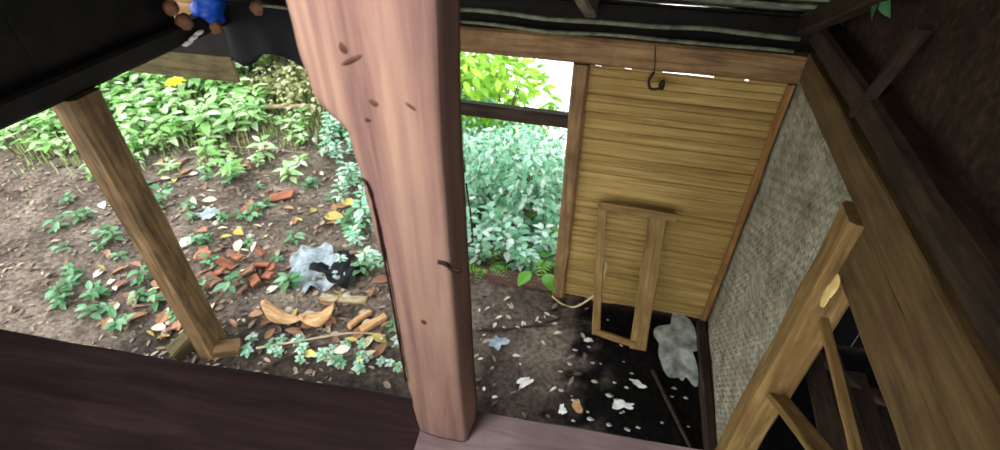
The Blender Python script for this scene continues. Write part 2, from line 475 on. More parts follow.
# right post, with a pale cream patch near the top
rp = board('corner_post', (RX+.03, 1.80, GZ-.08), (RX+.03, 1.80, -1.15), .15, .15, M['tan'], up=(0, 1, 0), jit=.006, bev=.12)
tag(rp, 'thick tan post at the front edge of the grey woven wall', 'post')
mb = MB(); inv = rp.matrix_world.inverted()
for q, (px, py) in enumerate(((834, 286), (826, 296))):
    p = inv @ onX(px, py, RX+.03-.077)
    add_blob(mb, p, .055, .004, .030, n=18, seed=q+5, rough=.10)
mb.obj('pale_patch', M['cream'], parent=rp, smooth=True)['label'] = 'pale cream patch on the post'
# small struts below the side board
pa = onX(818, 330, RX+.02); pb = onX(858, 460, RX+.02)
pa.z += .06
o = board('strut', pa, pb+(pb-pa)*.9, .03, .034, M['tan'], up=(1, 0, 0)); tag(o, 'slim tan strut leaning under the wide side board', 'strut')
pa = onX(778, 398, RX+.04); pb = onX(836, 470, RX+.04)
o = board('brace', pa-(pb-pa)*.15, pb+(pb-pa)*1.4, .035, .09, M['tan'], up=(1, 0, 0)); tag(o, 'broad tan brace slanting down from the right post', 'brace')
# slatted rack in the dark beyond
rk = empty('slatted_rack', (1.45, 1.2, GZ))
for i in range(5):
    board('slat', (1.15+.16*i, .55, -2.25-.1*i), (1.15+.16*i, 2.2, -2.25-.1*i), .10, .02, M['dkwood'], parent=rk)
for y in (.62, 2.1):
    board('bearer', (1.08, y, -2.22), (1.95, y, -2.76), .04, .06, M['dkwood'], parent=rk)
    board('leg', (1.15, y, GZ-.05), (1.15, y, -2.3), .05, .05, M['dkwood'], up=(0, 1, 0), parent=rk)
    board('leg', (1.85, y, GZ-.05), (1.85, y, -2.74), .05, .05, M['dkwood'], up=(0, 1, 0), parent=rk)
tag(rk, 'dark slatted rack in the shadow under the right side board', 'rack')
# boarding added beyond the rack, blocks light to keep that bay dark
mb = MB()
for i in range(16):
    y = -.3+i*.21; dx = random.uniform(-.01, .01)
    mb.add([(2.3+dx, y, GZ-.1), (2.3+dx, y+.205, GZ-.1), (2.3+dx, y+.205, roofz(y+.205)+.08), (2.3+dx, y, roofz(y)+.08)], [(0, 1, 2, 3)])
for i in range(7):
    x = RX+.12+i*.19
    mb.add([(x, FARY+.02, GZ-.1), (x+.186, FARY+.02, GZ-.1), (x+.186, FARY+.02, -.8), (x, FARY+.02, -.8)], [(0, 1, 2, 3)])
structure(mb.obj('wall_outer_added', M['black']), 'black boarding added beyond the right bay to keep it dark', 'wall')
# sill along the foot of the woven wall
o = board('ground_sill', (RX-.05, 3.02, GZ+.03), (RX-.02, 1.90, GZ+.05), .07, .10, M['dkwood']); tag(o, 'dark ground sill along the foot of the woven wall', 'beam')
# rafters
for x, lab in ((-1.75, 'grey rafter behind the top of the big pale post'), (-.30, 'pale grey rafter above the door post'), (.86, 'dark rafter over the right woven wall')):
    o = board('rafter', (x, 3.30, roofz(3.30)+.005), (x-.12*(x == -.30), -.45, roofz(-.45)+.005), .075, .105, M['rafter'] if x < .5 else M['dkwood'], jit=.004, n=30)
    tag(o, lab, 'rafter')
# gable brace on the right
pa = onX(897, 62, RX+.0); pb = onX(858, 110, RX+.0)
o = board('gable_brace', pa+(pa-pb)*.6, pb-(pa-pb)*.1, .03, .045, M['dkwood'], up=(1, 0, 0)); tag(o, 'thin dark brace on the dark boarding at upper right', 'brace')

for (z, y, r, lab) in ((-.905, 3.0, .014, 'thin pale bamboo pole along the eave, upper of two'), (-.985, 3.03, .011, 'thin pale bamboo pole along the eave, lower of two')):
    mb = MB(); add_tube(mb, [(-2.5+3.3*q/30, noise.noise((q*.3, y*9, 0))*.02, noise.noise((q*.25, z*9, 4))*.014) for q in range(31)], r, n=7, lump=.2, seed=z*10)
    tag(mb.obj('bamboo_pole', M['batten'], loc=(0, y, z), smooth=True), lab, 'pole')
# left post on its broken block
lp = board('lean_post', (-2.77, 1.83, GZ-.02), (-2.77, 1.83, -1.12), .18, .18, M['leftpost'], up=(0, 1, 0), jit=.005)
tag(lp, 'tan square post standing in the dirt at the left edge', 'post')
def block(name, c, s, rot, mat, label, cat='block'):
    mb = MB(); add_board(mb, s[0], s[1], s[2], n=5, jit=.012, seed=c[0]*7, bev=.18, x0=-s[0]/2)
    o = mb.obj(name, mat, loc=c); o.rotation_euler = rot; return tag(o, label, cat)
g = G(232, 356); block('wood_block', g+Vector((-.02, .02, .05)), (.17, .11, .13), (.2, .1, .5), M['leftpost'], 'short tan wood block against the right side of the left post')
g = G(185, 352); block('wood_block', g+Vector((0, 0, .04)), (.16, .12, .12), (.1, -.2, 1.2), M['olive'], 'mossy brown wood block behind the left post foot')

# eave panel on the left outside the corner
ev = empty('eave_panel', (-3.55, FARY-.02, -1.59))
board('board', (-4.5, FARY-.03, -1.50), (-2.88, FARY-.03, -1.495), .022, .19, M['olive'], parent=ev, jit=.008)
board('backing_board', (-4.5, FARY-.02, -1.27), (-2.86, FARY-.02, -1.27), .022, .30, M['black'], parent=ev, jit=.008)
tag(ev, 'dark hanging eave panel with an olive lower board at upper left', 'panel')

# ------------------------------------------------------------------ big pale post with torn notch
PY = .50
def big_post():
    left = [(222, -190), (262, -70), (280, -10), (290, 28), (296, 55), (305, 78), (311, 98), (328, 116), (344, 130), (350, 148), (356, 168), (364, 200), (372, 232), (384, 272), (392, 312), (400, 350), (408, 392), (416, 425), (424, 447)]
    right = [(424, -190), (430, -70), (433, -10), (435, 40), (437, 90), (440, 150), (445, 210), (450, 270), (455, 330), (460, 390), (464, 430), (466, 447)]
    L = [onY(x, y, PY) for x, y in left]; R = [onY(x, y, PY) for x, y in right]
    def interp(P, z):
        P = sorted(P, key=lambda p: p.z)
        if z <= P[0].z: return P[0].x
        for a, b in zip(P, P[1:]):
            if a.z <= z <= b.z: return a.x+(b.x-a.x)*(z-a.z)/(b.z-a.z)
        return P[-1].x
    z0, z1 = -1.0, max(p.z for p in L)
    org = Vector((-.28, PY+.04, z0))
    mb = MB(); n = 90; m_ = 14; D = .082; vs = []; fs = []
    for i in range(n+1):
        z = z0+(z1-z0)*i/n
        xl = interp(L, z)+noise.noise((z*22, 1, 0))*.004; xr = interp(R, z)+noise.noise((z*5, 4, 0))*.002
        row = []
        for j in range(m_+1):
            u = j/m_; x = xl+(xr-xl)*u
            e = .006*(max(0, 1-u*m_*.8)+max(0, 1-(1-u)*m_*.8))
            dy = e+noise.noise((x*24, z*2.2, 3))*.0035+noise.noise((x*60, z*6, 8))*.0012
            row.append((x, PY+dy, z))
        rr = [(xr+.001, PY+D*.33, z), (xr+.003+noise.noise((z*9, 2, 2))*.003, PY+D*.7, z), (xr, PY+D, z), (xl+.01, PY+D, z), (xl+.004+noise.noise((z*26, 7, 2))*.008, PY+D*.5, z)]
        vs += [tuple(Vector(p)-org) for p in row+rr]
    w = m_+6
    for i in range(n):
        for j in range(w): a = i*w+j; c = i*w+(j+1) % w; fs.append((a, c, c+w, a+w))
    fs.append(tuple(range(w-1, -1, -1))); fs.append(tuple(range(n*w, n*w+w)))
    mb.add(vs, fs)
    o = mb.obj('timber_post', M['post'], loc=org, smooth=True)
    tag(o, 'big pale pinkish timber post in the foreground with a torn left edge', 'post')
    # knots and gouges, bent nail, splinter
    def gouge(name, px, py, L_, W_, ang, lab, mat):
        p = onY(px, py, PY-.0005)-org
        mb = MB(); k = 12; vs = [(p.x, p.y-.002, p.z)]
        for i in range(k):
            a = 2*PI*i/k; r = 1+.3*noise.noise((i*1.3, px, 0))
            x = math.cos(a)*L_*r; z = math.sin(a)*W_*r
            vs.append((p.x+x*math.cos(ang)-z*math.sin(ang), p.y-.0005, p.z+x*math.sin(ang)+z*math.cos(ang)))
        mb.add(vs, [(0, 1+i, 1+(i+1) % k) for i in range(k)])
        q = mb.obj(name, mat, parent=o); q['label'] = lab
    gouge('knot', 343, 48, .0045, .007, .2, 'dark round knot', M['knot'])
    gouge('knot', 352, 60, .016, .003, .45, 'dark slanting gouge', M['knot'])
    gouge('knot', 374, 103, .006, .004, -.4, 'small brown knot', M['knot'])
    gouge('knot', 368, 120, .004, .003, 0, 'small brown knot', M['knot'])
    gouge('knot', 410, 106, .007, .002, -.6, 'small brown scratch', M['knot'])
    gouge('knot', 424, 322, .005, .006, .3, 'dark dent low on the post', M['knot'])
    mb = MB()
    a = [onY(x, y, PY-.004)-org for x, y in ((438, 262), (446, 264), (452, 269), (461, 271))]
    add_tube(mb, curve_pts(a, 5), .0032, n=6); mb.obj('bent_nail', M['iron'], parent=o, smooth=True)['label'] = 'bent rusty nail'
    mb = MB()
    a = [onY(x, y, PY-.0015)-org for x, y in ((358, 178), (368, 186), (378, 225), (386, 268), (392, 300), (400, 345), (406, 380))]
    add_tube(mb, curve_pts(a, 5), .0022, n=5, lump=.6); mb.obj('crack', M['crack'], parent=o)['label'] = 'dark long crack along the left edge'
big_post()

# wide plank under the post
def yl(x): return .405+.08*(x+.2)
pl = board('floor_plank', (-2.6, yl(-2.6), -1.055), (-.30, yl(-.30), -1.055), .36, .11, M['plank'], jit=.006, bev=.08, n=40)
tag(pl, 'dark plum coloured floor plank across the bottom left foreground', 'plank')
pl = board('floor_beam', (-.298, yl(-.298), -1.055), (1.3, yl(1.3), -1.055), .36, .11, M['greybeam'], jit=.005, bev=.08, n=40)
tag(pl, 'greyish mauve floor beam at the right of the big pale post foot', 'beam')

# ------------------------------------------------------------------ leaning frame, rope, hook
fr = empty('wooden_frame', (.21, 2.72, GZ))
bl = Vector((.04, 2.74, GZ-.01)); tl = Vector((-.06, 3.02, -2.16))
br = Vector((.37, 2.68, GZ-.03)); tr = Vector((.30, 3.0, -2.22))
board('stile', bl, tl, .062, .03, M['tan'], up=(0, -1, .3), parent=fr)
board('stile', br, tr+Vector((.02, .01, .06)), .125, .035, M['tan'], up=(0, -1, .3), parent=fr)
board('rail', tl+Vector((-.02, -.01, .0)), tr+Vector((.14, .0, .06)), .06, .03, M['tan'], up=(0, -1, .3), parent=fr)
board('rail', bl+Vector((0, 0, .03)), br+Vector((-.03, .0, .07)), .05, .03, M['tan'], up=(0, -1, .3), parent=fr)
tag(fr, 'narrow tan wooden frame leaning against the bamboo wall', 'frame')
mb = MB()
pts = [onY(552, 296, 3.0), onY(562, 304, 2.97), onY(574, 307, 2.95), onY(588, 300, 2.93), onY(598, 290, 2.92), onY(605, 272, 2.93), onY(606, 262, 2.96)]
add_tube(mb, curve_pts(pts, 6), .008, n=6)
tag(mb.obj('rope', M['rope'], smooth=True), 'pale rope sagging between the door post and leaning frame', 'rope')
hk = empty('hanging_hook', onY(655, 62, FARY-.07))
mb = MB(); b0 = Vector(hk.location)
add_tube(mb, [p-b0 for p in (onY(655, 46, FARY-.07), onY(655, 62, FARY-.065), onY(654, 74, FARY-.06))], .0035, n=5); mb.obj('strap', M['iron'], parent=hk)
mb = MB()
add_tube(mb, curve_pts([p-b0 for p in (onY(654, 72, FARY-.06), onY(649, 80, FARY-.07), onY(650, 88, FARY-.09), onY(657, 89, FARY-.1), onY(662, 85, FARY-.1), onY(664, 80, FARY-.1))], 5), .009, n=6, taper=.8)
mb.obj('hook', M['iron'], parent=hk, smooth=True)
mb = MB(); add_blob(mb, onY(662, 85, FARY-.06)-b0, .02, .02, .03, seed=5); mb.obj('peg', M['iron'], parent=hk, smooth=True)
tag(hk, 'dark iron hook hanging from the header over the bamboo wall', 'hook')

# ------------------------------------------------------------------ things in the upper left corner
def blobthing(name, p, r, mat, label, cat, seed, squash=(1, 1, 1), group=None, rough=.12):
    mb = MB(); add_blob(mb, (0, 0, 0), r*squash[0], r*squash[1], r*squash[2], n=14, m_=9, seed=seed, rough=rough)
    return tag(mb.obj(name, mat, loc=p, smooth=True), label, cat, group)
PXL = LX+.03
blobthing('plastic_bag', onX(209, 6, PXL)+Vector((0, 0, 0)), .10, M['blue'], 'crumpled bright blue plastic bag on the upper left beam', 'bag', 2, (.8, 1.0, 1.15), rough=.3)
blobthing('coconut_husk', onX(184, 22, PXL+.02), .05, M['husk'], 'brown husk on the beam left of the blue bag', 'husk', 4)
blobthing('coconut_husk', onX(215, 27, PXL+.03), .045, M['husk'], 'brown husk on the beam right of the blue bag', 'husk', 6)
blobthing('coconut_husk', onX(171, 8, PXL), .045, M['husk'], 'brown husk farthest left in the upper left corner', 'husk', 8)
mb = MB(); c0 = onX(194, 38, LX+.075)  # white blobs stand in for a gap of daylight by the beam
for q in range(3): add_blob(mb, (0, -.06+q*.055, -.012+q*.014), .012, .04, .014, seed=q, rough=.2)
tag(mb.obj('scrap_or_daylight', M['white'], loc=c0, smooth=True), 'white patch painted as a daylight gap below the blue bag', 'scrap')
# black tarpaulin draped over the header
def drape(name, p0, p1, z0, z1, y, mat, label, cat):
    mb = MB(); nx, nz = 16, 10; vs = []; fs = []
    for j in range(nz+1):
        for i in range(nx+1):
            u, v = i/nx, j/nz
            zz = z0+(z1-z0)*v*(1+.12*math.sin(u*9)+.15*noise.noise((u*4, 1, 0)))
            vs.append((p0+(p1-p0)*u, y-.02*math.sin(u*17)*v-.04*v, zz))
    for j in range(nz):
        for i in range(nx): a = j*(nx+1)+i; fs.append((a, a+1, a+nx+2, a+nx+1))
    mb.add(vs, fs); o = mb.obj(name, mat, smooth=True); s = o.modifiers.new('thick', 'SOLIDIFY'); s.thickness = .006
    return tag(o, label, cat)
drape('tarpaulin', -2.80, -2.05, -.98, -1.34, FARY-.06, M['tarp'], 'black tarpaulin draped over the header left of the big post', 'tarpaulin')
blobthing('coconut_husk', onY(258, 8, FARY-.06), .05, M['husk'], 'brown husk on the header above the black tarpaulin', 'husk', 12)

# ------------------------------------------------------------------ plants
def mesh_herb(seed, n, L, W, H, mat, lift=.3):
    rnd = random.Random(seed); mb = MB()
    for i in range(3): add_tube(mb, [(0, 0, -.03), (rnd.uniform(-.1, .1)*H, rnd.uniform(-.1, .1)*H, H*.5), (rnd.uniform(-.3, .3)*H, rnd.uniform(-.3, .3)*H, H)], .004+.004*H, n=4, mi=1, taper=.4)
    for i in range(n):
        a = i*2.4+rnd.uniform(-.4, .4); h = H*(.25+.75*(i+.5)/n); rad = .15*H*rnd.random()
        k = rnd.uniform(.65, 1.1)
        d = Vector((math.cos(a), math.sin(a), lift+rnd.uniform(-.35, .35)))
        add_leaf(mb, (math.cos(a)*rad, math.sin(a)*rad, h), d, (0, 0, 1), L*k, W*k, droop=rnd.uniform(.1, .5))
    return mb, [mat, M['stem']]
def mesh_shrub(seed, n, R, H, L, W, mat):
    rnd = random.Random(seed); mb = MB()
    for i in range(7):
        a = rnd.uniform(0, 2*PI); r = R*rnd.uniform(.2, .7)
        add_tube(mb, curve_pts([(0, 0, -.08), (math.cos(a)*r*.4, math.sin(a)*r*.4, H*.5), (math.cos(a)*r, math.sin(a)*r, H*rnd.uniform(.75, .95))], 4), .012, n=5, mi=1, taper=.3)
    for i in range(n):
        a = rnd.uniform(0, 2*PI); b = math.acos(rnd.uniform(-.6, 1)); k = rnd.uniform(.45, 1)**.5
        lob = 1+.35*noise.noise((math.cos(a)*1.6+seed, math.sin(a)*1.6, b*1.5))
        p = Vector((math.sin(b)*math.cos(a)*R*k*lob, math.sin(b)*math.sin(a)*R*k*lob, H*.52+math.cos(b)*H*.48*k*lob))
        d = Vector((math.cos(a)+rnd.uniform(-.7, .7), math.sin(a)+rnd.uniform(-.7, .7), rnd.uniform(-.5, .5)))
        s = rnd.uniform(.6, 1.2)
        add_leaf(mb, p, d, (rnd.uniform(-.4, .4), rnd.uniform(-.4, .4), 1), L*s, W*s, droop=rnd.uniform(0, .5))
    return mb, [mat, M['stem']]
def mesh_fern(seed, n, L, mat, W=.12):
    rnd = random.Random(seed); mb = MB()
    for i in range(n):
        a = i*2*PI/n+rnd.uniform(-.3, .3); k = rnd.uniform(.7, 1.1); up = rnd.uniform(.5, 1.1)
        pts = [Vector((math.cos(a)*L*k*t, math.sin(a)*L*k*t, L*k*(up*t-.75*t*t)*1.2)) for t in [q/10 for q in range(11)]]
        add_tube(mb, pts, .004, n=4, mi=1, taper=.3)
        for q in range(2, 11):
            d = (pts[q]-pts[q-1]).normalized(); s = d.cross(Vector((0, 0, 1))).normalized()
            w = W*L*2*(1-abs(q/10-.45)*1.3)
            for sg in (-1, 1): add_leaf(mb, pts[q], s*sg+d*.4, (0, 0, 1), max(.02, w), max(.008, w*.28), droop=.2)
    return mb, [mat, M['stem']]
def proto(fn, *a, **k):
    mb, mats = fn(*a, **k); return mb.mesh('foliage', mats)
def scatter(name, meshes, spots, label, cat, group, smin=.8, smax=1.25, sink=.0, tilt=.12, lab_fn=None):
    for i, p in enumerate(spots):
        if p is None: continue
        o = bpy.data.objects.new(name, random.choice(meshes)); COL.objects.link(o)
        o.location = p-Vector((0, 0, sink)); s = random.uniform(smin, smax); o.scale = (s, s, s*random.uniform(.85, 1.15))
        o.rotation_euler = (random.uniform(-tilt, tilt), random.uniform(-tilt, tilt), random.uniform(0, 6.28))
        tag(o, label, cat, group)
def region(n, x0, x1, y0, y1, test=None):
    out = []; tries = 0
    while len(out) < n and tries < n*30:
        tries += 1
        px, py = random.uniform(x0, x1), random.uniform(y0, y1)
        if test and not test(px, py): continue
        p = G(px, py)
        if p is None or p.length > 16: continue
        if p.y > 7.2: continue
        # keep clear of the shed's own walls and posts
        if p.x > -.5 and p.y < 3.35: continue
        if abs(p.y-FARY) < .12 and p.x > -1.5: continue
        out.append(p)
    return out
hill = [proto(mesh_herb, s, 12, .17, .085, .26, M['leaf_hill']) for s in (1, 2, 3)]+[proto(mesh_herb, s, 16, .13, .06, .34, M['leaf_hill']) for s in (4, 5)]
scatter('leafy_weed', hill, region(260, 0, 265, 62, 165, lambda x, y: y < 140-.05*x+random.uniform(-10, 26)), 'bright green leafy weed on the upper left hillside', 'plant', 'bright weeds on the upper left hillside', sink=.02)
big_hill = [proto(mesh_shrub, s, 220, .42, .75, .15, .07, M['leaf_hill']) for s in (21, 22)]
scatter('hillside_shrub', big_hill, [G(x, y) for x, y in ((20, 92), (60, 84), (110, 74), (150, 66), (196, 70), (232, 78), (88, 60), (176, 54), (10, 66))], 'rounded pale green shrub on the crest of the left hillside', 'shrub', 'shrubs on the left hill crest')
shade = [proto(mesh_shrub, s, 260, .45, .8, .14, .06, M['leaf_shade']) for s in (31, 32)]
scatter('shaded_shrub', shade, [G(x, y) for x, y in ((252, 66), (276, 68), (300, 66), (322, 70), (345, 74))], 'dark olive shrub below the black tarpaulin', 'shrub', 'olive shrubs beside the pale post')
pale = [proto(mesh_shrub, s, 150, .26, .42, .085, .045, M['leaf_pale']) for s in (41, 42)]
scatter('pale_bush', pale, [G(x, y) for x, y in ((262, 100), (284, 106), (300, 98), (318, 112), (276, 90))], 'cream leaved bush left of the post above the fallen branch', 'bush', 'cream leaved bushes above the branch')
small = [proto(mesh_herb, s, 9, .10, .055, .12, M['leaf_slope']) for s in (51, 52, 53)]
scatter('seedling', small, region(70, 60, 400, 165, 372, lambda x, y: y < 330+.12*(x-100) and not (250 < x < 395 and y > 292)), 'small green seedling on the bare dirt slope', 'plant', 'seedlings on the dirt slope', sink=.01, smin=.6, smax=1.2)
creep = [proto(mesh_herb, s, 10, .065, .05, .09, M['leaf_door']) for s in (55, 56)]
scatter('ground_creeper', creep, region(44, 200, 420, 325, 392, lambda x, y: y < 330+.16*(x-100) and not (255 < x < 395 and y < 337)), 'low green creeper at the near foot of the slope', 'plant', 'creepers at the near foot of the slope', sink=.02, smin=.55, smax=.95)
mid = [proto(mesh_herb, s, 24, .085, .045, .26, M['leaf_door']) for s in (61, 62, 63)]
scatter('blue_green_weed', mid, region(36, 316, 385, 118, 250, lambda x, y: x > 312+.30*(y-118)), 'blue green weed just left of the pale post', 'plant', 'blue green weeds left of the pale post', sink=.02)
scatter('doorway_weed', mid, region(80, 455, 572, 140, 284), 'blue green weed seen through the doorway', 'plant', 'blue green weeds through the doorway', sink=.02, smin=.8, smax=1.5)
scatter('slope_weed', hill, region(46, 90, 310, 124, 182), 'pale green weed on the upper dirt bank', 'plant', 'weeds along the upper dirt bank', sink=.02, smin=.45, smax=.9)
scatter('yard_weed', mid, [Vector((random.uniform(-2.3, -1.5), random.uniform(2.9, 4.3), 0)) for _ in range(16)], 'blue green weed in the yard behind the pale post', 'plant', 'weeds behind the pale post', smin=.6, smax=1.1)
for o in COL.objects:
    if o.name.startswith('yard_weed'): o.location.z = terrain(o.location.x, o.location.y)-.02
dsh = [proto(mesh_shrub, s, 620, .42, .85, .088, .046, M['leaf_door']) for s in (71, 72, 73)]
scatter('doorway_shrub', dsh, [G(x, y) for x, y in ((470, 150), (500, 140), (528, 150), (555, 146), (480, 175), (515, 172), (548, 180), (466, 205), (500, 205), (532, 212), (560, 205), (476, 135), (516, 133), (550, 134), (564, 150), (566, 172)) if G(x, y) and G(x, y).y < 7.5], 'dense blue green shrub seen through the doorway', 'shrub', 'dense shrubs through the doorway', smin=.7, smax=1.0)
tsh = [proto(mesh_shrub, s, 320, .55, 1.3, .17, .085, M['leaf_tree']) for s in (81, 82)]
scatter('sapling_tree', tsh, [Vector((x, y, terrain(x, y))) for x, y in ((-2.1, 5.4), (-1.75, 6.0), (-2.7, 6.0), (-2.3, 6.8), (-1.45, 5.6), (-3.4, 7.4), (-2.8, 8.2), (-2.2, 7.9), (-1.7, 6.9), (-3.2, 8.8))], 'yellow green young tree in the top doorway opening', 'tree', 'young trees behind the doorway', smin=.9, smax=1.15)
fern = [proto(mesh_fern, s, 9, .42, M['leaf_fern']) for s in (91, 92)]
for (px, py, lab, s) in ((546, 262, 'bright green fern at the lower right of the doorway', 1.0), (556, 228, 'tall green fern against the door post', 1.0), (486, 268, 'green fern at the lower left of the doorway', .7)):
    p = G(px, py); o = link('fern', fern[0 if s == 1 else 1], loc=p); o.scale = (s,)*3; tag(o, lab, 'fern')
# broad taro-like leaves by the threshold
mb = MB()
for a, l in ((.3, .2), (1.4, .17), (2.6, .2), (4.2, .16), (5.4, .18)):
    add_tube(mb, curve_pts([(0, 0, -.02), (math.cos(a)*.05, math.sin(a)*.05, .1), (math.cos(a)*.12, math.sin(a)*.12, .17)], 4), .005, n=5, mi=1)
    add_leaf(mb, (math.cos(a)*.11, math.sin(a)*.11, .17), (math.cos(a), math.sin(a), -.1), (0, 0, 1), l, l*.75, droop=.3)
tag(mb.obj('broad_leaf_plant', [M['leaf_fern'], M['stem']], loc=G(538, 280)), 'broad leaved green plant just outside the threshold plank', 'plant')
mb = MB(); p = G(472, 262)
add_tube(mb, curve_pts([(0, 0, -.05), (.01, .01, .4), (-.02, .0, .85)], 6), .012, n=6, taper=.7)
for k in range(6): add_leaf(mb, (-.01, 0, .5+.06*k), (math.cos(k*2.4), math.sin(k*2.4), .3), (0, 0, 1), .08, .035, mi=1)
tag(mb.obj('thin_sapling', [M['dkwood'], M['leaf_door']], loc=p), 'thin dark sapling stem at the left side of the doorway', 'sapling')
# yellow flower
mb = MB()
add_tube(mb, [(0, 0, -.05), (.01, 0, .2), (0, .02, .42)], .007, n=5, mi=1)
for k in range(9): a = k*2*PI/9; add_leaf(mb, (0, .02, .42), (math.cos(a), math.sin(a)-.3, .35), (0, 0, 1), .12, .07)
for k in range(4): add_leaf(mb, (0, .01, .1+.06*k), (math.cos(k*1.9), math.sin(k*1.9), .4), (0, 0, 1), .12, .05, mi=2)
tag(mb.obj('yellow_flower', [M['yellowpetal'], M['stem'], M['leaf_hill']], loc=G(188, 116)), 'bright yellow flower among the hillside weeds', 'flower')
# vine leaf at upper right under the roof
vp = onX(879, 6, RX-.02); mb = MB()
add_leaf(mb, (0, 0, .05), (-.2, .3, -1), (-1, 0, .1), .12, .09); add_leaf(mb, (0, -.02, .05), (0, -.6, -.7), (-1, 0, .2), .09, .07)
add_tube(mb, curve_pts([(.08, .0, .16), (.05, 0, .12), (0, -.01, .05)], 5), .004, n=5, mi=1)
tag(mb.obj('vine_leaf', [M['leaf_slope'], M['stem']], loc=vp), 'green vine sprig under the roof at upper right', 'vine')

# ------------------------------------------------------------------ branches and debris
def stick(name, px, r, mat, label, cat, lift=.02, taper=.6):
    pts = [G(x, y)+Vector((0, 0, lift)) for x, y in px]; b0 = pts[0].copy(); mb = MB()
    add_tube(mb, curve_pts([p-b0 for p in pts], 5), r, n=7, taper=taper, lump=.25, seed=px[0][0])
    return tag(mb.obj(name, mat, loc=b0, smooth=True), label, cat)
o = stick('fallen_branch', [(312, 119), (280, 119), (246, 121), (224, 124)], .032, M['bark'], 'pale fallen branch lying across the top of the dirt slope', 'branch', lift=.16)
stick('twig', [(228, 122), (240, 110), (254, 99), (262, 95)], .018, M['dkwood'], 'dark forked twig rising behind the pale fallen branch', 'twig', lift=.06)
stick('twig', [(110, 210), (150, 186), (190, 178), (214, 170)], .012, M['dkwood'], 'dark twig on the dirt slope near the left post', 'twig', lift=.015)
stick('twig', [(208, 148), (260, 150), (310, 156)], .007, M['bark'], 'thin pale twig across the bare dirt bank', 'twig', lift=.02)
stick('twig', [(258, 352), (300, 344), (350, 336), (384, 338)], .010, M['bark'], 'thin grey twig at the near foot of the slope', 'twig', lift=.03)
stick('twig', [(262, 372), (310, 352), (346, 346)], .010, M['dkwood'], 'dark twig across the near creepers', 'twig', lift=.03)
stick('stick', [(652, 372), (668, 405), (690, 452)], .016, M['dkwood'], 'dark stick lying on the black soil inside the shed', 'stick', lift=.02, taper=.8)
stick('stick', [(476, 330), (505, 331), (540, 326), (560, 320)], .012, M['dkwood'], 'dark stick on the dirt inside the doorway', 'stick', lift=.012)

def shard(name, p, s, rot, mat, label, cat, group=None, curl=.25):
    """broken curved clay tile piece / chip"""
    mb = MB(); rnd = random.Random(p[0]*91+p[1]*37); nx, ny = 5, 4; vs = []; fs = []
    L, W, T = s
    for lay in (1, -1):
        for j in range(ny+1):
            for i in range(nx+1):
                u, v = i/nx-.5, j/ny-.5
                e = 1+.25*noise.noise((u*3+p[0]*5, v*3+p[1]*5, 0))
                vs.append((u*L*e, v*W*e, curl*W*(.25-v*v*1.0)+lay*T/2))
    q = (nx+1)*(ny+1)
    for j in range(ny):
        for i in range(nx):
            a = j*(nx+1)+i; fs.append((a, a+1, a+nx+2, a+nx+1)); fs.append((q+a, q+a+nx+1, q+a+nx+2, q+a+1))
    rim = [i for i in range(nx+1)]+[(j+1)*(nx+1)-1 for j in range(1, ny+1)]+[ny*(nx+1)+i for i in range(nx-1, -1, -1)]+[j*(nx+1) for j in range(ny-1, 0, -1)]
    for a, b in zip(rim, rim[1:]+rim[:1]): fs.append((a, q+a, q+b, b))
    mb.add(vs, fs); o = mb.obj(name, mat, loc=p); o.rotation_euler = rot
    return tag(o, label, cat, group)
for i, (px, py, s) in enumerate([(212, 282, .2), (228, 268, .18), (240, 262, .16), (248, 275, .2), (262, 268, .18), (222, 276, .16), (236, 284, .18), (256, 284, .17), (270, 280, .15), (244, 292, .16), (272, 272, .14), (206, 262, .14), (232, 256, .12), (262, 256, .12)]):
    g = G(px, py); shard('clay_tile_shard', g+Vector((0, 0, .03+.012*(i % 3))), (s*.85, s*.5, .018), (random.uniform(-.6, .6), random.uniform(-.6, .6), random.uniform(-.7, .7)), M['brick'] if i % 3 else M['dullbrick'], 'broken clay tile piece in the reddish heap on the slope', 'tile shard', 'clay shards heaped on the slope')
for (px, py, s, lab) in ((283, 199, .2, 'orange brown clay tile piece alone higher on the dirt slope'), (250, 214, .17, 'orange brown clay tile piece near the middle of the slope'), (310, 259, .14, 'orange clay tile piece lying on the grey plastic sheet'), (163, 300, .16, 'reddish clay tile piece behind the left post')):
    g = G(px, py); shard('clay_tile_shard', g+Vector((0, 0, .035)), (s*1.2, s*.55, .018), (.2, -.1, random.uniform(-.3, .6)), M['brick'], lab, 'tile shard')
# crumpled sheets
def sheet(name, p, L, W, rot, mat, label, cat, amp=.05, n=18, seed=0):
    mb = MB(); vs = []; fs = []
    for j in range(n+1):
        for i in range(n+1):
            u, v = i/n-.5, j/n-.5
            a = math.atan2(v, u); k = 1.05+.75*noise.noise((math.cos(a)*1.6+seed*3, math.sin(a)*1.6, seed))
            x, y = u*L*k*math.sqrt(1-2*v*v), v*W*k*math.sqrt(1-2*u*u)
            vs.append((x, y, amp*(noise.noise((x*7+seed, y*7, 0))+.5*noise.noise((x*18, y*18+seed, 2)))+amp*.5))
    for j in range(n):
        for i in range(n): a = j*(n+1)+i; fs.append((a, a+1, a+n+2, a+n+1))
    mb.add(vs, fs); o = mb.obj(name, mat, loc=p, smooth=True); o.rotation_euler = rot
    return tag(o, label, cat)
sheet('plastic_sheet', G(316, 274)+Vector((0, 0, .03)), .50, .42, (.15, 0, .3), M['greytile'], 'crumpled pale grey plastic sheet on the slope beside the clay heap', 'sheet', amp=.07, seed=1)
sheet('tarpaulin_scrap', G(343, 276)+Vector((0, 0, .05)), .36, .40, (0, .1, .8), M['tarp'], 'black tarpaulin scrap on the right of the grey plastic sheet', 'tarpaulin', amp=.07, seed=2)
